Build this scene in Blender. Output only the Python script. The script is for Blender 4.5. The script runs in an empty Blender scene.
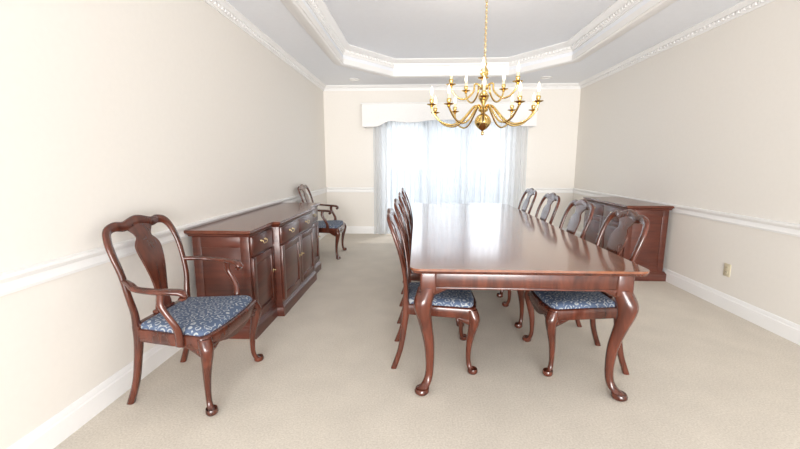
import bpy, bmesh, math, random
from mathutils import Vector, Matrix
random.seed(4)
D=bpy.data; C=bpy.context; SC=C.scene
R=math.radians
SC.view_settings.view_transform='Standard'

# ---------------------------------------------------------------- materials
def newmat(name):
    m=D.materials.new(name); m.use_nodes=True
    nt=m.node_tree; nt.nodes.clear()
    out=nt.nodes.new('ShaderNodeOutputMaterial')
    b=nt.nodes.new('ShaderNodeBsdfPrincipled')
    nt.links.new(b.outputs[0],out.inputs[0])
    return m,nt,b,out
def ramp(nt,stops):
    r=nt.nodes.new('ShaderNodeValToRGB'); cr=r.color_ramp
    while len(cr.elements)<len(stops): cr.elements.new(0.5)
    for e,(p,c) in zip(cr.elements,stops): e.position=p; e.color=(*c,1)
    return r
def coords(nt,scale,kind='Object'):
    tc=nt.nodes.new('ShaderNodeTexCoord'); mp=nt.nodes.new('ShaderNodeMapping')
    mp.inputs['Scale'].default_value=scale
    nt.links.new(tc.outputs[kind],mp.inputs[0]); return mp
def wood(name,dark,light,scale=(3,3,30),rough=0.22,coat=0.5):
    m,nt,b,o=newmat(name)
    mp=coords(nt,scale)
    n=nt.nodes.new('ShaderNodeTexNoise'); n.inputs['Scale'].default_value=1.6; n.inputs['Detail'].default_value=7; n.inputs['Distortion'].default_value=0.6
    nt.links.new(mp.outputs[0],n.inputs['Vector'])
    r=ramp(nt,[(0.3,dark),(0.7,light)])
    nt.links.new(n.outputs['Fac'],r.inputs[0]); nt.links.new(r.outputs[0],b.inputs['Base Color'])
    b.inputs['Roughness'].default_value=rough
    b.inputs['Coat Weight'].default_value=coat; b.inputs['Coat Roughness'].default_value=0.10
    return m
def paint(name,col,rough=0.6,bump=0.0,var=0.02,scale=40):
    m,nt,b,o=newmat(name)
    mp=coords(nt,(1,1,1))
    n=nt.nodes.new('ShaderNodeTexNoise'); n.inputs['Scale'].default_value=scale; n.inputs['Detail'].default_value=4
    nt.links.new(mp.outputs[0],n.inputs['Vector'])
    r=ramp(nt,[(0.3,tuple(c*(1-var) for c in col)),(0.7,tuple(min(1,c*(1+var)) for c in col))])
    nt.links.new(n.outputs['Fac'],r.inputs[0]); nt.links.new(r.outputs[0],b.inputs['Base Color'])
    b.inputs['Roughness'].default_value=rough
    if bump:
        bp=nt.nodes.new('ShaderNodeBump'); bp.inputs['Strength'].default_value=bump; bp.inputs['Distance'].default_value=0.004
        nt.links.new(n.outputs['Fac'],bp.inputs['Height']); nt.links.new(bp.outputs[0],b.inputs['Normal'])
    return m

M_wall=paint('wall_paint',(0.83,0.79,0.735),0.7,0,0.008,30)
M_ceil=paint('ceiling_paint',(0.89,0.91,0.95),0.8,0,0.01,20)
M_trim=paint('white_trim_paint',(0.90,0.89,0.88),0.4,0,0.005)
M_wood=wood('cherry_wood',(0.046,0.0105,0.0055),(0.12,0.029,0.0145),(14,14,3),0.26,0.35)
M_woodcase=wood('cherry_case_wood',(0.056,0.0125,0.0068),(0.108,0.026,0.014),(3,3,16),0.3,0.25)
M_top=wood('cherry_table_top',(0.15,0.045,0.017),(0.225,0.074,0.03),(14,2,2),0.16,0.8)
m,nt,b,o=newmat('polished_brass'); b.inputs['Base Color'].default_value=(0.80,0.58,0.22,1); b.inputs['Metallic'].default_value=1; b.inputs['Roughness'].default_value=0.15; M_brass=m
m,nt,b,o=newmat('antique_brass'); b.inputs['Base Color'].default_value=(0.55,0.43,0.24,1); b.inputs['Metallic'].default_value=1; b.inputs['Roughness'].default_value=0.3; M_pull=m
M_candle=paint('candle_sleeve',(0.78,0.66,0.44),0.5)
m,nt,b,o=newmat('flame_bulb'); b.inputs['Base Color'].default_value=(1,0.92,0.78,1); b.inputs['Emission Color'].default_value=(1,0.80,0.5,1); b.inputs['Emission Strength'].default_value=1.6; M_bulb=m
M_plastic=paint('ivory_plastic',(0.60,0.53,0.38),0.4)
m,nt,b,o=newmat('black_slot'); b.inputs['Base Color'].default_value=(0.03,0.03,0.03,1); M_black=m
M_baffle=paint('light_baffle',(0.45,0.43,0.40),0.5)
# carpet
m,nt,b,o=newmat('beige_carpet')
mp=coords(nt,(1,1,1))
n1=nt.nodes.new('ShaderNodeTexNoise'); n1.inputs['Scale'].default_value=110; n1.inputs['Detail'].default_value=6
n2=nt.nodes.new('ShaderNodeTexNoise'); n2.inputs['Scale'].default_value=4; n2.inputs['Detail'].default_value=6
for n in (n1,n2): nt.links.new(mp.outputs[0],n.inputs['Vector'])
r1=ramp(nt,[(0.3,(0.59,0.53,0.45)),(0.7,(0.75,0.69,0.605))])
r2=ramp(nt,[(0.35,(0.93,0.93,0.93)),(0.65,(1,1,1))])
mx=nt.nodes.new('ShaderNodeMix'); mx.data_type='RGBA'; mx.blend_type='MULTIPLY'; mx.inputs[0].default_value=1
nt.links.new(n1.outputs['Fac'],r1.inputs[0]); nt.links.new(n2.outputs['Fac'],r2.inputs[0])
nt.links.new(r1.outputs[0],mx.inputs[6]); nt.links.new(r2.outputs[0],mx.inputs[7]); nt.links.new(mx.outputs[2],b.inputs['Base Color'])
b.inputs['Roughness'].default_value=0.95
bp=nt.nodes.new('ShaderNodeBump'); bp.inputs['Strength'].default_value=0.2; bp.inputs['Distance'].default_value=0.003
nt.links.new(n1.outputs['Fac'],bp.inputs['Height']); nt.links.new(bp.outputs[0],b.inputs['Normal'])
M_carpet=m
# damask fabric : leafy repeat woven in cream on slate blue
m,nt,b,o=newmat('blue_damask')
mp=coords(nt,(1,1,1))
v=nt.nodes.new('ShaderNodeTexVoronoi'); v.inputs['Scale'].default_value=19; v.feature='F1'; v.inputs['Randomness'].default_value=0.3
v2=nt.nodes.new('ShaderNodeTexVoronoi'); v2.inputs['Scale'].default_value=52; v2.feature='F1'
for n in (v,v2): nt.links.new(mp.outputs[0],n.inputs['Vector'])
a=nt.nodes.new('ShaderNodeMath'); a.operation='MULTIPLY'; a.inputs[1].default_value=21
nt.links.new(v.outputs['Distance'],a.inputs[0])
s=nt.nodes.new('ShaderNodeMath'); s.operation='SINE'; nt.links.new(a.outputs[0],s.inputs[0])
a2=nt.nodes.new('ShaderNodeMath'); a2.operation='MULTIPLY'; a2.inputs[1].default_value=1.15
nt.links.new(v2.outputs['Distance'],a2.inputs[0])
ad=nt.nodes.new('ShaderNodeMath'); ad.operation='SUBTRACT'; nt.links.new(s.outputs[0],ad.inputs[0]); nt.links.new(a2.outputs[0],ad.inputs[1])
r=ramp(nt,[(0.0,(0.07,0.10,0.17)),(0.08,(0.115,0.155,0.23)),(0.22,(0.38,0.40,0.41))])
nt.links.new(ad.outputs[0],r.inputs[0]); nt.links.new(r.outputs[0],b.inputs['Base Color']); b.inputs['Roughness'].default_value=0.75
M_fab=m
# sheer
def sheer(name,col,tfac):
    m=D.materials.new(name); m.use_nodes=True; nt=m.node_tree; nt.nodes.clear()
    out=nt.nodes.new('ShaderNodeOutputMaterial'); tr=nt.nodes.new('ShaderNodeBsdfTransparent'); tl=nt.nodes.new('ShaderNodeBsdfTranslucent'); df=nt.nodes.new('ShaderNodeBsdfDiffuse')
    tl.inputs[0].default_value=(*col,1); df.inputs[0].default_value=(*col,1)
    m1=nt.nodes.new('ShaderNodeMixShader'); m1.inputs[0].default_value=0.5
    m2=nt.nodes.new('ShaderNodeMixShader'); m2.inputs[0].default_value=tfac
    nt.links.new(tl.outputs[0],m1.inputs[1]); nt.links.new(df.outputs[0],m1.inputs[2])
    nt.links.new(m1.outputs[0],m2.inputs[1]); nt.links.new(tr.outputs[0],m2.inputs[2]); nt.links.new(m2.outputs[0],out.inputs[0])
    return m
M_sheer=sheer('sheer_voile',(0.82,0.845,0.87),0.33)
M_glass=sheer('window_glass',(0.9,0.95,1),0.93)
M_val=paint('valance_fabric',(0.88,0.87,0.86),0.8)
M_patio=paint('patio_concrete',(0.30,0.33,0.36),0.9,0,0.15,3)
M_fence=paint('fence_paint',(0.30,0.38,0.48),0.8,0,0.2,3)

# ---------------------------------------------------------------- mesh builder
def cat(P,sub=4):
    out=[]; n=len(P)
    for i in range(n-1):
        p0=P[max(i-1,0)];p1=P[i];p2=P[i+1];p3=P[min(i+2,n-1)]
        for k in range(sub):
            t=k/sub
            out.append(tuple(0.5*((2*b)+(-a+c)*t+(2*a-5*b+4*c-d)*t*t+(-a+3*b-3*c+d)*t**3) for a,b,c,d in zip(p0,p1,p2,p3)))
    out.append(tuple(P[-1])); return out
class MB:
    def __init__(s): s.bm=bmesh.new()
    def box(s,x0,x1,y0,y1,z0,z1,bev=0.0,seg=2):
        r=bmesh.ops.create_cube(s.bm,size=1,matrix=Matrix.Translation(((x0+x1)/2,(y0+y1)/2,(z0+z1)/2))@Matrix.Diagonal((x1-x0,y1-y0,z1-z0,1)))
        if bev:
            es={e for v in r['verts'] for e in v.link_edges}
            bmesh.ops.bevel(s.bm,geom=list(es),offset=bev,segments=seg,affect='EDGES',profile=0.5)
        return s
    def _tube(s,rings,closed=False,cap=True):
        n=len(rings[0]); V=[[s.bm.verts.new(p) for p in r] for r in rings]
        m=len(V)
        for i in range(m if closed else m-1):
            A=V[i];B=V[(i+1)%m]
            for k in range(n):
                s.bm.faces.new((A[k],A[(k+1)%n],B[(k+1)%n],B[k]))
        if cap and not closed:
            s.bm.faces.new(V[0][::-1]); s.bm.faces.new(V[-1])
        return s
    def rings(s,P,n=16,e=1.0,sub=4,rot=0):
        P=cat(P,sub) if sub>1 else P
        R_=[]
        for (x,y,z,rx,ry) in P:
            L=[]
            for k in range(n):
                a=2*math.pi*k/n
                c=math.copysign(abs(math.cos(a))**e,math.cos(a))*rx; q=math.copysign(abs(math.sin(a))**e,math.sin(a))*ry
                L.append((x+c*math.cos(rot)-q*math.sin(rot),y+c*math.sin(rot)+q*math.cos(rot),z))
            R_.append(L)
        return s._tube(R_)
    def sweep(s,P,N=(1,0,0),n=12,e=1.0,sub=4):
        P=cat(P,sub) if sub>1 else P
        N=Vector(N); R_=[]
        for i,p in enumerate(P):
            a=Vector(P[max(i-1,0)][:3]); b=Vector(P[min(i+1,len(P)-1)][:3]); t=(b-a).normalized()
            bn=t.cross(N)
            if bn.length<1e-4: bn=t.cross(Vector((0,0.01,1)))
            bn.normalize(); nn=bn.cross(t).normalized()
            L=[]
            for k in range(n):
                g=2*math.pi*k/n
                c=math.copysign(abs(math.cos(g))**e,math.cos(g))*p[3]; q=math.copysign(abs(math.sin(g))**e,math.sin(g))*p[4]
                L.append(tuple(Vector(p[:3])+nn*c+bn*q))
            R_.append(L)
        return s._tube(R_)
    def lathe(s,P,cx=0,cy=0,n=24,sub=1):
        return s.rings([(cx,cy,z,max(r,1e-4),max(r,1e-4)) for r,z in (cat(P,sub) if sub>1 else P)],n=n,sub=1)
    def slab(s,outline,layers):
        R_=[[(x,y,z) for x,y in offset(outline,ins)] for ins,z in layers]
        return s._tube(R_)
    def pad(s,outline,layers):
        """layers of (inset,z), scaled towards the middle (safe for rounded outlines)"""
        xs=[p[0] for p in outline]; ys=[p[1] for p in outline]
        cx=(min(xs)+max(xs))/2; cy=(min(ys)+max(ys))/2; hx=(max(xs)-min(xs))/2; hy=(max(ys)-min(ys))/2
        R_=[[(cx+(x-cx)*(1-i/hx),cy+(y-cy)*(1-i/hy),z) for x,y in outline] for i,z in layers]
        return s._tube(R_)
    def prism(s,poly,axis,a0,a1):
        def mk(u,v,w): return {'x':(w,u,v),'y':(u,w,v),'z':(u,v,w)}[axis]
        return s._tube([[mk(u,v,a0) for u,v in poly],[mk(u,v,a1) for u,v in poly]])
    def torus(s,M,R0,r,n=14,k=6,stretch=1):
        R_=[]
        for i in range(n):
            a=2*math.pi*i/n
            L=[]
            for j in range(k):
                b=2*math.pi*j/k
                q=R0+r*math.cos(b)
                L.append(tuple(M@Vector((q*math.cos(a),q*math.sin(a)*stretch,r*math.sin(b)))))
            R_.append(L)
        return s._tube(R_,closed=True)
    def mesh(s,name,mat,sharp=38):
        bmesh.ops.recalc_face_normals(s.bm,faces=s.bm.faces[:])
        me=D.meshes.new(name); s.bm.to_mesh(me); s.bm.free()
        me.polygons.foreach_set('use_smooth',[True]*len(me.polygons))
        me.set_sharp_from_angle(angle=R(sharp))
        me.materials.append(mat); return me
    def obj(s,name,mat,sharp=38,parent=None):
        o=D.objects.new(name,s.mesh(name,mat,sharp)); SC.collection.objects.link(o)
        if parent: o.parent=parent
        return o
def offset(pts,d,closed=True):
    """inset a CCW polygon by d"""
    if abs(d)<1e-9: return list(pts)
    n=len(pts); out=[]
    for i in range(n):
        a=Vector(pts[i-1]);b=Vector(pts[i]);c=Vector(pts[(i+1)%n])
        e1=(b-a).normalized(); e2=(c-b).normalized()
        n1=Vector((-e1.y,e1.x)); n2=Vector((-e2.y,e2.x))
        m=(n1+n2); m.normalize(); k=max(m.dot(n1),0.3)
        p=b+m*(d/k); out.append((p.x,p.y))
    return out
def rounded(pts,rad,seg=5):
    n=len(pts); out=[]
    for i in range(n):
        a=Vector(pts[i-1]);b=Vector(pts[i]);c=Vector(pts[(i+1)%n])
        r=rad[i] if isinstance(rad,(list,tuple)) else rad
        if r<=0: out.append((b.x,b.y)); continue
        p=b+(a-b).normalized()*r; q=b+(c-b).normalized()*r
        for k in range(seg+1):
            t=k/seg; w=p*(1-t)**2+b*2*t*(1-t)+q*t*t; out.append((w.x,w.y))
    return out
def empty(name,loc=(0,0,0),rz=0):
    e=D.objects.new(name,None); e.empty_display_size=0.2; e.location=loc; e.rotation_euler=(0,0,rz); SC.collection.objects.link(e); return e
def place(parts,name,loc,rz):
    e=empty(name,loc,rz)
    for n,me in parts:
        o=D.objects.new(n,me); SC.collection.objects.link(o); o.parent=e
    return e

# ---------------------------------------------------------------- room
XL,XR,YB,YF,H=-1.70,2.80,7.0,-1.8,2.66
HT=2.88
T=0.12
MB().box(XL-T,XR+T,YF,YB+T,-0.1,0).obj('floor',M_carpet)
MB().box(XL-T,XL,YF,YB+T,0,HT+0.1).obj('wall_left',M_wall)
MB().box(XR,XR+T,YF,YB+T,0,HT+0.1).obj('wall_right',M_wall)
WX0,WX1,WZ=-0.62,1.62,2.06
MB().box(XL,WX0,YB,YB+T,0,HT+0.1).box(WX1,XR,YB,YB+T,0,HT+0.1).box(WX0,WX1,YB,YB+T,WZ,HT+0.1).obj('wall_back',M_wall)
# ceiling with octagonal tray
tx0,tx1,ty0,ty1=-1.03,2.02,-0.6,6.2; cx_,cy_=0.64,0.80
oct_=[(tx0+cx_,ty0),(tx1-cx_,ty0),(tx1,ty0+cy_),(tx1,ty1-cy_),(tx1-cx_,ty1),(tx0+cx_,ty1),(tx0,ty1-cy_),(tx0,ty0+cy_)]
rect=[(XL,YF),(XR,YF),(XR,YB),(XL,YB)]
mb=MB(); bm=mb.bm
O=[bm.verts.new((x,y,H)) for x,y in oct_]; Q=[bm.verts.new((x,y,H)) for x,y in rect]; U=[bm.verts.new((x,y,HT)) for x,y in oct_]
bm.faces.new((Q[0],Q[1],O[1],O[0])); bm.faces.new((Q[1],O[2],O[1])); bm.faces.new((Q[1],Q[2],O[3],O[2])); bm.faces.new((Q[2],O[4],O[3]))
bm.faces.new((Q[2],Q[3],O[5],O[4])); bm.faces.new((Q[3],O[6],O[5])); bm.faces.new((Q[3],Q[0],O[7],O[6])); bm.faces.new((Q[0],O[0],O[7]))
for i in range(8): bm.faces.new((O[i],O[(i+1)%8],U[(i+1)%8],U[i]))
bm.faces.new(U)
W=[bm.verts.new((x,y,HT+0.1)) for x,y in rect]
bm.faces.new(W)
for i in range(4): bm.faces.new((Q[i],Q[(i+1)%4],W[(i+1)%4],W[i]))
mb.obj('ceiling',M_ceil,20)

def loop_mold(name,poly,prof,mat):
    mb=MB(); n=len(poly)
    R_=[[(x,y,z) for x,y in offset(poly,d)] for d,z in prof]
    V=[[mb.bm.verts.new(p) for p in r] for r in R_]
    m=len(V)
    for i in range(m):
        A=V[i];B=V[(i+1)%m]
        for k in range(n): mb.bm.faces.new((A[k],A[(k+1)%n],B[(k+1)%n],B[k]))
    return mb
def dentils(mb,poly,d,z0,z1,w=0.028,gap=0.028,dep=0.016,ymin=-0.2):
    P=offset(poly,d); n=len(P)
    for i in range(n):
        a=Vector(P[i]);b=Vector(P[(i+1)%n]); L=(b-a).length; e=(b-a)/L; nn=Vector((-e.y,e.x))
        k=0.03
        while k<L-0.03-w:
            c=a+e*(k+w/2)
            if c.y>ymin:
                M=Matrix(((e.x*w,nn.x*dep,0,c.x+nn.x*dep/2),(e.y*w,nn.y*dep,0,c.y+nn.y*dep/2),(0,0,z1-z0,(z0+z1)/2),(0,0,0,1)))
                bmesh.ops.create_cube(mb.bm,size=1,matrix=M)
            k+=w+gap
crown=[(0,H-0.085),(0.010,H-0.085),(0.012,H-0.070),(0.020,H-0.066),(0.022,H-0.042),(0.040,H-0.038),(0.055,H-0.022),(0.065,H-0.015),(0.072,H-0.010),(0.072,H),(0,H)]
mb=loop_mold('c',rect,crown,M_trim); dentils(mb,rect,0.020,H-0.063,H-0.042)
mb.obj('trim_crown',M_trim,30)
band=[(-0.13,H+0.001),(-0.13,H-0.012),(-0.11,H-0.022),(-0.02,H-0.022),(-0.008,H-0.014),(0.006,H-0.014),(0.006,H+0.05),(-0.002,H+0.05)]
mb=loop_mold('t',oct_,band,M_trim); mb.obj('trim_tray_casing',M_trim,30)
z=HT
up=[(0.0,z-0.12),(0.012,z-0.12),(0.014,z-0.095),(0.022,z-0.09),(0.024,z-0.055),(0.05,z-0.045),(0.075,z-0.02),(0.09,z-0.012),(0.09,z),(0,z)]
mb=loop_mold('t',oct_,up,M_trim); dentils(mb,oct_,0.022,z-0.085,z-0.058)
mb.obj('trim_tray_crown',M_trim,30)

base=[(0,0),(0.018,0),(0.018,0.10),(0.012,0.108),(0.012,0.122),(0.006,0.135),(0,0.138)]
rail=[(0,0.775),(0.012,0.775),(0.016,0.79),(0.012,0.80),(0.012,0.825),(0.022,0.835),(0.030,0.848),(0.030,0.862),(0,0.866)]
def wallprof(prof,side,a,b):
    mb=MB()
    if side=='left': return mb.prism([(XL+d,z) for d,z in prof],'y',a,b)
    if side=='right': return mb.prism([(XR-d,z) for d,z in prof],'y',a,b)
    return mb.prism([(YB-d,z) for d,z in prof],'x',a,b)
wallprof(base,'left',YF,YB).obj('baseboard_left',M_trim,30)
wallprof(base,'right',YF,YB).obj('baseboard_right',M_trim,30)
mb=wallprof(base,'back',XL,WX0-0.1); mb.prism([(YB-d,z) for d,z in base],'x',WX1+0.1,XR); mb.obj('baseboard_back',M_trim,30)
wallprof(rail,'left',YF,YB).obj('trim_1',M_trim,30)
wallprof(rail,'right',YF,YB).obj('trim_2',M_trim,30)
mb=wallprof(rail,'back',XL,WX0-0.1); mb.prism([(YB-d,z) for d,z in rail],'x',WX1+0.1,XR); mb.obj('trim_3',M_trim,30)

# patio door
door=empty('door_1')
mb=MB()
mb.box(WX0-0.09,WX0,YB-0.02,YB,0,WZ+0.09,0.004).box(WX1,WX1+0.09,YB-0.02,YB,0,WZ+0.09,0.004).box(WX0,WX1,YB-0.02,YB,WZ,WZ+0.09,0.004)
mb.box(WX0,WX0+0.03,YB,YB+T,0,WZ).box(WX1-0.03,WX1,YB,YB+T,0,WZ).box(WX0,WX1,YB,YB+T,WZ-0.03,WZ).box(WX0,WX1,YB,YB+T,0,0.03)
wn=3; pw=(WX1-WX0-0.06)/wn
for i in range(wn):
    a=WX0+0.03+i*pw; b=a+pw; y=YB+0.04+0.012*(i%2)
    mb.box(a,a+0.06,y,y+0.04,0.03,WZ-0.03,0.003).box(b-0.06,b,y,y+0.04,0.03,WZ-0.03,0.003).box(a,b,y,y+0.04,WZ-0.1,WZ-0.03,0.003).box(a,b,y,y+0.04,0.03,0.17,0.003)
mb.obj('door_frame',M_trim,30,door)
MB().box(WX0+0.03,WX1-0.03,YB+0.066,YB+0.070,0.05,WZ-0.05).obj('glass',M_glass,30,door)
# exterior
MB().box(-12,14,YB+T+0.02,YB+14,-0.2,-0.06).obj('patio_ground',M_patio)
mb=MB()
for i in range(90):
    x=-9+i*0.2; mb.box(x,x+0.18,YB+7,YB+7.03,-0.06,1.1)
mb.box(-9,9,YB+6.96,YB+7,0.2,0.3).box(-9,9,YB+6.96,YB+7,0.85,0.95); mb.obj('garden_fence',M_fence)

# sheer curtains : pleated surfaces
def curtain(name,x0,x1,y,z0,z1,freq,amp,seed):
    rnd=random.Random(seed); mb=MB(); bm=mb.bm
    nx=int((x1-x0)*170); nz=14; ph=[rnd.uniform(0,6.28) for _ in range(4)]
    G=[]
    for j in range(nz+1):
        t=j/nz; z=z0+(z1-z0)*t; row=[]
        for i in range(nx+1):
            u=i/nx; x=x0+(x1-x0)*u
            A=amp*(1-0.3*t)
            yy=y+A*math.sin(freq*x*6.283+ph[0]+0.7*math.sin(x*9+ph[1]))+A*0.35*math.sin(freq*2.3*x*6.283+ph[2]+t*0.8)
            row.append(bm.verts.new((x,yy,z)))
        G.append(row)
    for j in range(nz):
        for i in range(nx): bm.faces.new((G[j][i],G[j][i+1],G[j+1][i+1],G[j+1][i]))
    return mb.obj(name,M_sheer,180)
curtain('sheer_curtain',-0.80,0.96,6.895,0.015,2.12,9,0.036,1)
curtain('sheer_curtain',0.13,1.88,6.80,0.015,2.12,9,0.036,2)
MB().box(-0.9,1.9,6.85,6.865,2.12,2.14).obj('curtain_rod',M_trim)
# valance (shaped cornice)
va=empty('window_valance')
vx0,vx1,vy=-0.97,1.99,6.70
top=2.30
P=[]
n=60
for i in range(n+1):
    u=i/n; s=abs(u-0.5)*2
    if s>0.86: zz=1.93
    elif s>0.66:
        q=(0.86-s)/0.2; zz=1.93+0.10*(0.5-0.5*math.cos(math.pi*q))
    elif s>0.25:
        q=(0.66-s)/0.41; zz=2.03-0.03*math.sin(math.pi*q)
    else: zz=2.03+0.012*math.cos(s/0.25*math.pi/2)
    P.append((vx0+(vx1-vx0)*u,zz))
poly=P+[(vx1,top),(vx0,top)]
mb=MB(); mb.prism(poly,'y',vy,vy+0.02)
mb.box(vx0,vx0+0.02,vy+0.02,YB,1.93,top).box(vx1-0.02,vx1,vy+0.02,YB,1.93,top).box(vx0-0.02,vx1+0.02,vy-0.02,YB,top,top+0.025,0.004)
mb.obj('cornice_board',M_val,30,va)
mb=MB(); mb.sweep([(x,vy-0.002,zz,0.007,0.007) for x,zz in P],N=(0,1,0),n=8,sub=1); mb.obj('welt_cord',M_val,60,va)

# recessed downlights
for (x,y) in ((-1.05,6.45),(2.03,6.45)):
    e=empty('recessed_light',(x,y,H))
    MB().lathe([(0.062,-0.001),(0.088,-0.001),(0.092,-0.010),(0.065,-0.014),(0.060,-0.004)],n=28).obj('trim_ring',M_trim,60,e)
    MB().lathe([(0.001,-0.0035),(0.062,-0.0035),(0.062,-0.001),(0.001,-0.001)],n=28).obj('baffle',M_baffle,60,e)
# outlet
ou=empty('electrical_outlet',(XR,3.46,0.355))
MB().box(-0.007,0,-0.036,0.036,-0.058,0.058,0.003).obj('cover_plate',M_plastic,30,ou)
mb=MB()
for dz in (-0.02,0.02): mb.box(-0.010,-0.006,-0.014,0.014,dz-0.014,dz+0.014,0.002)
mb.obj('receptacles',M_plastic,30,ou)
mb=MB()
for dz in (-0.02,0.02):
    for dy in (-0.006,0.006): mb.box(-0.0108,-0.0095,dy-0.0012,dy+0.0012,dz-0.002,dz+0.007)
mb.obj('slots',M_black,30,ou)

# ---------------------------------------------------------------- chairs
def cabriole(mb,x,y,ox,oy,ztop,rt,s=1.0,ank=0.015,foot=0.032):
    l=math.hypot(ox,oy); ox/=l; oy/=l; a=math.atan2(oy,ox)
    Z=ztop
    P=[(0.0,1.0,rt,rt),(0.006,0.95,rt*1.08,rt*1.02),(0.016,0.87,rt*1.08,rt*0.98),(0.016,0.78,rt*0.93,rt*0.86),(0.006,0.64,rt*0.74,rt*0.70),(-0.006,0.46,ank*1.3,ank*1.3),(-0.010,0.28,ank*1.05,ank*1.05),(-0.008,0.16,ank,ank),(0.0,0.09,ank*1.12,ank*1.1),(0.012,0.055,foot*0.75,foot*0.68)]
    pts=[(x+ox*o*s,y+oy*o*s,z*Z,r1,r2) for o,z,r1,r2 in P]
    pts=cat(pts,4)
    for o,z,r in ((0.016,0.034,foot*0.93),(0.018,0.022,foot),(0.018,0.012,foot),(0.017,0.004,foot*0.85),(0.017,0.0,foot*0.7)):
        pts.append((x+ox*o*s,y+oy*o*s,z,r,r*0.95))
    mb.rings(pts,n=16,e=0.92,sub=1,rot=a)
def chair(arm=False):
    parts=[]
    hf,hr,ht=(0.295,0.225,0.245) if arm else (0.25,0.19,0.225)
    xf,xr=0.235,-0.20
    zr=0.43
    out=[(xr-0.015,-hr),(xr+0.03,-hr-0.005),(xf-0.03,-hf),(xf,-hf+0.03),(xf+0.02,-hf*0.4),(xf+0.02,hf*0.4),(xf,hf-0.03),(xf-0.03,hf),(xr+0.03,hr+0.005),(xr-0.015,hr)]
    out=rounded(out,0.012,3)
    mb=MB(); mb.pad(out,[(0.004,zr-0.065),(0,zr-0.06),(0,zr-0.006),(0.003,zr),(0.01,zr+0.003)])
    ap=[]
    for i in range(25):
        u=-1+2*i/24; ap.append((u*(hf-0.05),zr-0.085+0.028*math.cos(u*math.pi)*-1*(0.6 if abs(u)<.5 else 1)))
    ap=[(p[0],min(p[1],zr-0.062)) for p in ap]
    mb.prism(ap+[(hf-0.05,zr-0.05),(-hf+0.05,zr-0.05)],'x',xf-0.012,xf+0.008)
    for sy in (-1,1):
        cabriole(mb,xf-0.03,sy*(hf-0.032),1,sy*0.85,zr-0.01,0.035,1.25)
        mb.sweep([(xf-0.02,sy*(hf-0.04),zr-0.085,0.018,0.028),(xf-0.012,sy*(hf-0.075),zr-0.078,0.014,0.018),(xf-0.008,sy*(hf-0.115),zr-0.066,0.01,0.008)],N=(1,0,0),n=8)
        mb.sweep([(xf-0.04,sy*(hf-0.02),zr-0.085,0.018,0.028),(xf-0.08,sy*(hf-0.03),zr-0.078,0.014,0.018),(xf-0.12,sy*(hf-0.035),zr-0.066,0.01,0.008)],N=(0,1,0),n=8)
        mb.rings([(xr+0.0,sy*(hr-0.012),zr+0.02,0.021,0.019),(xr-0.0,sy*(hr-0.012),zr-0.06,0.021,0.019),(xr-0.012,sy*(hr-0.01),0.27,0.019,0.017),(xr-0.035,sy*(hr-0.005),0.13,0.018,0.016),(xr-0.078,sy*hr,0.0,0.019,0.017)],n=12,e=0.6)
    parts.append(('seat_frame',mb.mesh('seat_frame',M_wood,50)))
    def bx(z): # spoon-back profile
        t=(z-0.43)/0.57
        return xr-0.002-0.035*t-0.085*t*t+0.018*math.sin(t*math.pi*1.0)
    half=[(hr-0.012,0.43,0.018,0.021),(hr-0.006,0.52,0.015,0.018),(hr+0.012,0.62,0.013,0.0165),(ht-0.002,0.74,0.012,0.017),(ht+0.004,0.83,0.012,0.019),(ht-0.003,0.905,0.012,0.021),(ht-0.03,0.958,0.012,0.024),(ht-0.085,0.975,0.012,0.026),(ht*0.42,0.968,0.012,0.028),(0.035,0.982,0.013,0.032)]
    path=[(bx(z),-y,z,a,b) for y,z,a,b in half]+[(bx(0.985),0,0.985,0.013,0.034)]+[(bx(z),y,z,a,b) for y,z,a,b in reversed(half)]
    mb=MB(); mb.sweep(path,N=(1,0,0.1),n=12,e=0.7)
    mb.box(xr-0.022,xr+0.02,-hr+0.012,hr-0.012,zr-0.005,zr+0.03,0.006)
    mb.box(xr-0.018,xr+0.016,-0.075,0.075,zr+0.03,zr+0.05,0.006)
    parts.append(('back_frame',mb.mesh('back_frame',M_wood,50)))
    S=cat([(zr+0.04,0.064),(0.50,0.060),(0.535,0.050),(0.58,0.047),(0.65,0.057),(0.73,0.075),(0.80,0.089),(0.845,0.091),(0.875,0.074),(0.895,0.056),(0.915,0.060),(0.945,0.086),(0.975,0.10)],4)
    mb=MB(); rr=[]
    for z,w in S:
        x=bx(z)
        rr.append([(x+0.005,-w,z),(x+0.007,-w*0.5,z),(x+0.007,w*0.5,z),(x+0.005,w,z),(x-0.005,w,z),(x-0.005,-w,z)])
    mb._tube(rr)
    parts.append(('splat',mb.mesh('splat',M_wood,50)))
    mb=MB(); mb.pad(out,[(0.022,zr-0.004),(0.018,zr+0.010),(0.022,zr+0.022),(0.034,zr+0.032),(0.06,zr+0.039),(0.10,zr+0.043),(0.15,zr+0.045)])
    parts.append(('seat_cushion',mb.mesh('seat_cushion',M_fab,70)))
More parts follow.
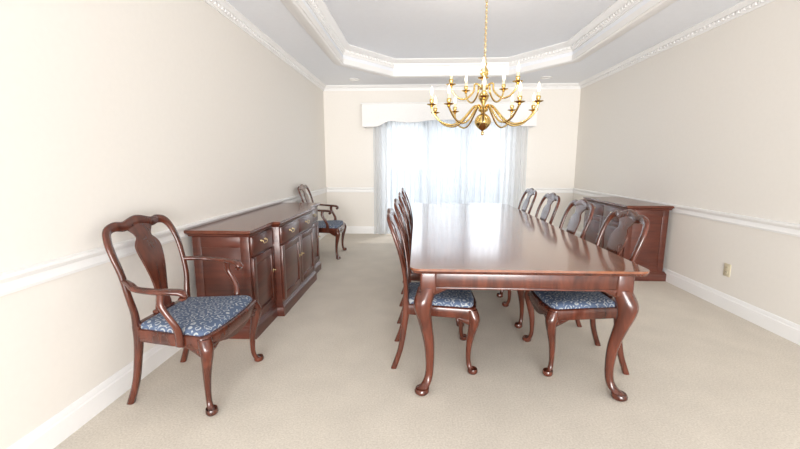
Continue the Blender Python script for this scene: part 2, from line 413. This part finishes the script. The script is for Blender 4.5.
    if arm:
        mb=MB()
        for sy in (-1,1):
            mb.sweep([(bx(0.70)+0.0,sy*(ht-0.005),0.705,0.014,0.015),(bx(0.7)+0.06,sy*(ht+0.03),0.700,0.014,0.019),(-0.10,sy*(ht+0.065),0.688,0.014,0.023),(0.0,sy*(ht+0.07),0.680,0.015,0.026),(0.07,sy*(ht+0.055),0.676,0.016,0.028),(0.115,sy*(ht+0.04),0.668,0.017,0.028),(0.132,sy*(ht+0.035),0.650,0.016,0.026),(0.122,sy*(ht+0.036),0.634,0.013,0.022),(0.105,sy*(ht+0.04),0.638,0.008,0.016)],N=(0,0.05,1),n=12)
            mb.sweep([(0.085,sy*(hf-0.012),zr-0.05,0.014,0.022),(0.088,sy*(hf-0.004),zr+0.02,0.014,0.022),(0.085,sy*(hf+0.012),0.50,0.014,0.019),(0.055,sy*(hf+0.022),0.56,0.013,0.017),(0.025,sy*(hf+0.022),0.615,0.013,0.018),(0.03,sy*(ht+0.066),0.672,0.014,0.020)],N=(0,1,0),n=12)
        parts.append(('arms',mb.mesh('arms',M_wood,50)))
    return parts
side=chair(False); armc=chair(True)
YS=[2.47,3.17,3.88,4.60]
for y in YS: place(side,'dining_chair',(0.13,y,0),0)
for y in YS: place(side,'dining_chair',(1.04,y,0),math.pi)
place(armc,'dining_armchair',(-1.29,2.06,0),R(-2))
place(armc,'dining_armchair',(-1.32,5.32,0),R(2))

# ---------------------------------------------------------------- table
tb=empty('dining_table')
X0,X1,Y0,Y1=-0.04,1.21,1.94,5.22
out=rounded([(X0,Y0),(X1,Y0),(X1,Y1),(X0,Y1)],0.06,6)
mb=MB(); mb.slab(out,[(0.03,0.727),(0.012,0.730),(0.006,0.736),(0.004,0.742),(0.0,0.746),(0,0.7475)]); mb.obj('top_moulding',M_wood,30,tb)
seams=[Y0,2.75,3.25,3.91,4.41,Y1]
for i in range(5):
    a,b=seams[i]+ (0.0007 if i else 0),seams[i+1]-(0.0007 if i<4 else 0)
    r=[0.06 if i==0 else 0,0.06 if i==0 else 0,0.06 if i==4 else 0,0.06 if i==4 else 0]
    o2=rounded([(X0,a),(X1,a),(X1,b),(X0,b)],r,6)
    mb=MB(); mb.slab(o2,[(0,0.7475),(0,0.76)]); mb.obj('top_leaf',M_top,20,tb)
mb=MB()
ai=0.065; az0,az1=0.635,0.728
mb.box(X0+ai,X1-ai,Y0+ai,Y0+ai+0.022,az0,az1,0.002).box(X0+ai,X1-ai,Y1-ai-0.022,Y1-ai,az0,az1,0.002)
mb.box(X0+ai,X0+ai+0.022,Y0+ai,Y1-ai,az0,az1,0.002).box(X1-ai-0.022,X1-ai,Y0+ai,Y1-ai,az0,az1,0.002)
mb.box(X0+ai-0.005,X1-ai+0.005,Y0+ai-0.005,Y0+ai+0.01,az0-0.006,az0+0.006,0.003).box(X0+ai-0.005,X0+ai+0.01,Y0+ai,Y1-ai,az0-0.006,az0+0.006,0.003).box(X1-ai-0.01,X1-ai+0.005,Y0+ai,Y1-ai,az0-0.006,az0+0.006,0.003)
mb.obj('apron',M_wood,30,tb)
mb=MB()
for sx,x in ((-1,X0+0.10),(1,X1-0.10)):
    for sy,y in ((-1,Y0+0.10),(1,Y1-0.10)):
        mb.box(x-0.045,x+0.045,y-0.045,y+0.045,0.60,0.728,0.012,3)
        cabriole(mb,x,y,sx,sy,0.635,0.050,2.3,0.023,0.042)
        mb.sweep([(x,y+sy*0.01,0.615,0.03,0.045),(x-sx*0.06,y+sy*0.015,0.628,0.018,0.028),(x-sx*0.12,y+sy*0.02,0.642,0.01,0.010)],N=(0,1,0),n=10)
        mb.sweep([(x+sx*0.01,y,0.615,0.03,0.045),(x+sx*0.015,y-sy*0.06,0.628,0.018,0.028),(x+sx*0.02,y-sy*0.12,0.642,0.01,0.010)],N=(1,0,0),n=10)
mb.obj('legs',M_wood,50,tb)

# ---------------------------------------------------------------- case furniture
def bail(mb,x,y,z,w=0.038):
    for s in (-1,1):
        mb.sweep([(x,y+s*w,z,0.010,0.010),(x+0.004,y+s*w,z,0.009,0.009),(x+0.006,y+s*w,z,0.004,0.004),(x+0.016,y+s*w,z,0.004,0.004)],N=(0,0,1),n=10,sub=1)
    mb.sweep([(x+0.014,y-w,z,0.003,0.003),(x+0.018,y-w*0.95,z-0.014,0.003,0.003),(x+0.019,y-w*0.5,z-0.024,0.0032,0.0032),(x+0.019,y,z-0.020,0.004,0.004),(x+0.019,y+w*0.5,z-0.024,0.0032,0.0032),(x+0.018,y+w*0.95,z-0.014,0.003,0.003),(x+0.014,y+w,z,0.003,0.003)],N=(1,0,0),n=8)
def drawer(mb,x,y0,y1,z0,z1):
    mb.box(x-0.01,x+0.012,y0,y1,z0,z1,0.005)
    mb.box(x+0.010,x+0.015,y0+0.014,y1-0.014,z0+0.014,z1-0.014,0.003)
def doorp(mb,x,y0,y1,z0,z1):
    f=0.055
    mb.box(x-0.01,x+0.004,y0+0.002,y1-0.002,z0+0.002,z1-0.002)
    mb.box(x-0.005,x+0.016,y0,y0+f,z0,z1,0.003).box(x-0.005,x+0.016,y1-f,y1,z0,z1,0.003)
    mb.box(x-0.005,x+0.0155,y0+f-0.002,y1-f+0.002,z0,z0+f,0.003).box(x-0.005,x+0.0155,y0+f-0.002,y1-f+0.002,z1-f,z1,0.003)
    g=0.012; a0,a1,b0,b1=y0+f+g,y1-f-g,z0+f+g,z1-f-g; m_=min(0.03,(a1-a0)*0.25)
    mb._tube([[(x+0.003,a0,b0),(x+0.003,a1,b0),(x+0.003,a1,b1),(x+0.003,a0,b1)],[(x+0.006,a0,b0),(x+0.006,a1,b0),(x+0.006,a1,b1),(x+0.006,a0,b1)],[(x+0.014,a0+m_,b0+m_),(x+0.014,a1-m_,b0+m_),(x+0.014,a1-m_,b1-m_),(x+0.014,a0+m_,b1-m_)]])
def casepiece(name,loc,rz,secs,Hc):
    e=empty(name,loc,rz)
    car=MB(); fr=MB(); hw=MB(); pl=MB()
    for (y0,y1,d,nd) in secs:
        car.box(0.02,d,y0,y1,0.10,Hc-0.03,0.002)
        w=(y1-y0-0.03)/nd
        for i in range(nd):
            a=y0+0.015+i*w+0.008; b=a+w-0.016
            drawer(fr,d,a,b,Hc-0.03-0.03-0.135,Hc-0.03-0.025)
            doorp(fr,d,a,b,0.135,Hc-0.215)
            bail(hw,d+0.015,(a+b)/2,Hc-0.03-0.025-0.058)
            ky=b-0.028 if (i%2==0) else a+0.028
            hw.sweep([(d+0.016,ky,0.42,0.010,0.018),(d+0.019,ky,0.42,0.008,0.015)],N=(0,1,0),n=12,sub=1)
            hw.sweep([(d+0.018,ky,0.425,0.004,0.004),(d+0.030,ky,0.425,0.004,0.004),(d+0.034,ky,0.425,0.008,0.008),(d+0.040,ky,0.425,0.005,0.005)],N=(0,1,0),n=12,sub=1)
    ys=secs[0][0]; ye=secs[-1][1]
    P=[(0.0,ye),(0.0,ys)]
    for (y0,y1,d,nd) in secs: P+= [(d,y0),(d,y1)]
    o=[]
    for p in P:
        if not o or (abs(p[0]-o[-1][0])+abs(p[1]-o[-1][1]))>1e-6: o.append(p)
    pl.slab(o,[(-0.020,0.0),(-0.020,0.075),(-0.016,0.085),(-0.008,0.092),(-0.006,0.100),(0.0,0.108)])
    en=MB(); d0=secs[0][2]
    for (yy,s) in ((ys,-1),(ye,1)):
        a,b=sorted((yy,yy+s*0.006))
        en.box(0.02,0.085,a,b,0.11,Hc-0.05,0.002).box(d0-0.065,d0,a,b,0.11,Hc-0.05,0.002).box(0.08,d0-0.06,a,b,0.11,0.18,0.002).box(0.08,d0-0.06,a,b,Hc-0.13,Hc-0.05,0.002)
    en.slab(o,[(0.0,Hc-0.05),(-0.006,Hc-0.045),(-0.008,Hc-0.036),(-0.014,Hc-0.03)])
    tp=MB(); tp.slab(o,[(-0.012,Hc-0.030),(-0.022,Hc-0.024),(-0.026,Hc-0.016),(-0.024,Hc-0.010),(-0.028,Hc-0.006),(-0.028,Hc)])
    car.obj('carcass',M_woodcase,30,e); fr.obj('drawers_and_doors',M_woodcase,30,e); hw.obj('brass_hardware',M_pull,40,e)
    pl.obj('plinth',M_woodcase,30,e); en.obj('end_panels',M_woodcase,30,e); tp.obj('top',M_top_case,25,e)
    return e
M_top_case=wood('cherry_case_top',(0.08,0.020,0.010),(0.145,0.041,0.021),(14,2,2),0.25,0.35)
casepiece('sideboard',(XL+0.035,2.65,0),0,[(0,0.44,0.44,1),(0.44,1.46,0.50,2),(1.46,1.90,0.44,1)],0.83)
casepiece('buffet_cabinet',(XR-0.035,5.32,0),math.pi,[(0,1.06,0.46,2)],0.85)

# ---------------------------------------------------------------- chandelier
CX,CY=0.585,3.6
ch=empty('chandelier',(CX,CY,0))
mb=MB()
mb.lathe(cat([(0.001,1.560),(0.012,1.566),(0.014,1.582),(0.008,1.598),(0.024,1.610),(0.054,1.635),(0.072,1.665),(0.073,1.69),(0.058,1.725),(0.028,1.748),(0.016,1.758),(0.028,1.768),(0.042,1.778),(0.042,1.795),(0.022,1.808),(0.016,1.83),(0.028,1.86),(0.046,1.89),(0.041,1.92),(0.020,1.945),(0.015,1.955),(0.032,1.962),(0.042,1.975),(0.030,1.99),(0.016,2.0),(0.014,2.05),(0.028,2.08),(0.040,2.105),(0.026,2.14),(0.012,2.16),(0.024,2.175),(0.020,2.19),(0.004,2.20)],2),n=28)
mb.torus(Matrix.Translation((0,0,2.215))@Matrix.Rotation(R(90),4,'X'),0.016,0.003)
mb.lathe([(0.065,HT-0.001),(0.065,HT-0.008),(0.055,HT-0.018),(0.02,HT-0.03),(0.008,HT-0.045),(0.001,HT-0.047)],n=28)
mb.obj('column',M_brass,60,ch)
mb=MB(); z=2.24; k=0
while z<HT-0.05:
    mb.torus(Matrix.Translation((0,0,z))@Matrix.Rotation(R(90*(k%2)),4,'Z')@Matrix.Rotation(R(90),4,'X'),0.009,0.0026,stretch=1.6,n=12); z+=0.023; k+=1
mb.obj('chain',M_brass,60,ch)
arms=MB(); can=MB(); bul=MB()
def carm(a,r,zh,dip,zc):
    c,s=math.cos(a),math.sin(a)
    pr=[(0.02,zh-0.005),(0.045,zh+0.028),(0.085,zh+0.030),(r*0.30,zh-dip*0.25),(r*0.45,zh-dip*0.78),(r*0.62,zh-dip),(r*0.82,zh-dip*0.80),(r*0.96,zh-dip*0.30),(r,zc)]
    arms.sweep([(c*q,s*q,z_,0.0085,0.0085) for q,z_ in pr],N=(-s,c,0),n=8,sub=5)
    x,y=c*r,s*r
    arms.lathe([(0.007,zc-0.012),(0.014,zc-0.006),(0.010,zc),(0.020,zc+0.006),(0.042,zc+0.014),(0.045,zc+0.018),(0.032,zc+0.017),(0.012,zc+0.015),(0.012,zc+0.024),(0.018,zc+0.036),(0.020,zc+0.056),(0.017,zc+0.060)],x,y,n=16)
    can.lathe([(0.0115,zc+0.05),(0.0115,zc+0.092),(0.009,zc+0.095)],x,y,n=12)
    bul.lathe(cat([(0.007,zc+0.093),(0.012,zc+0.108),(0.015,zc+0.122),(0.012,zc+0.140),(0.005,zc+0.160),(0.0008,zc+0.175)],3),x,y,n=10)
for i in range(10): carm(2*math.pi*(i+0.25)/10,0.475,1.785,0.135,1.81 if i%2 else 1.775)
for i in range(5): carm(2*math.pi*(i+0.6)/5,0.30,1.975,0.10,1.985)
arms.obj('arms_and_cups',M_brass,60,ch); can.obj('candle_sleeves',M_candle,60,ch); bul.obj('flame_bulbs',M_bulb,60,ch)
for i in range(5):
    a=2*math.pi*(i+0.6)/5
    l=D.lights.new('candle_light','POINT'); l.energy=1.6; l.color=(1,0.93,0.84); l.shadow_soft_size=0.01
    o=D.objects.new('candle_light',l); SC.collection.objects.link(o); o.parent=ch; o.location=(0.30*math.cos(a),0.30*math.sin(a),1.985+0.19)

# ---------------------------------------------------------------- lights
w=D.worlds.new('sky'); SC.world=w; w.use_nodes=True
bg=w.node_tree.nodes['Background']; bg.inputs[0].default_value=(0.80,0.90,1.0,1); bg.inputs[1].default_value=1.0
def area(name,loc,rot,sx,sy,power,col):
    l=D.lights.new(name,'AREA'); l.shape='RECTANGLE'; l.size=sx; l.size_y=sy; l.energy=power; l.color=col
    o=D.objects.new(name,l); o.location=loc; o.rotation_euler=rot; SC.collection.objects.link(o)
area('rear_fill_far',(0.55,-7.0,1.3),(R(91),0,0),5.0,2.8,1050,(1,0.98,0.95))  # added unseen fill far behind the camera, evens light down the room
area('rear_fill_near',(0.75,-2.8,1.2),(R(98),0,0),3.4,2.0,45,(1,0.97,0.94))  # extra soft fill added closer behind the camera, not a fixture
area('ceiling_bounce_fill',(0.75,-0.9,0.4),(R(128),0,0),3.0,1.2,34,(0.97,0.98,1))  # added low panel aimed up, stands in for floor bounce onto the ceiling
area('door_fill_panel',(0.5,8.2,1.6),(R(-90),0,0),3.4,2.6,100,(0.90,0.95,1))  # added panel outside the door, brightens the sheers from behind
s=D.lights.new('sun','SUN'); s.energy=3.0; s.angle=R(0.7); s.color=(1,0.95,0.88)
so_=D.objects.new('sun',s); SC.collection.objects.link(so_)
so_.rotation_euler=Vector((-0.22,-0.42,-0.9)).to_track_quat('-Z','Y').to_euler()

# ---------------------------------------------------------------- camera
cam=D.cameras.new('camera'); co=D.objects.new('camera',cam); SC.collection.objects.link(co)
cam.sensor_width=36; cam.lens=380/800*36; cam.clip_start=0.02
co.location=(0,0,1.31); co.rotation_euler=(R(90-9.19),0,R(2.7))
SC.camera=co
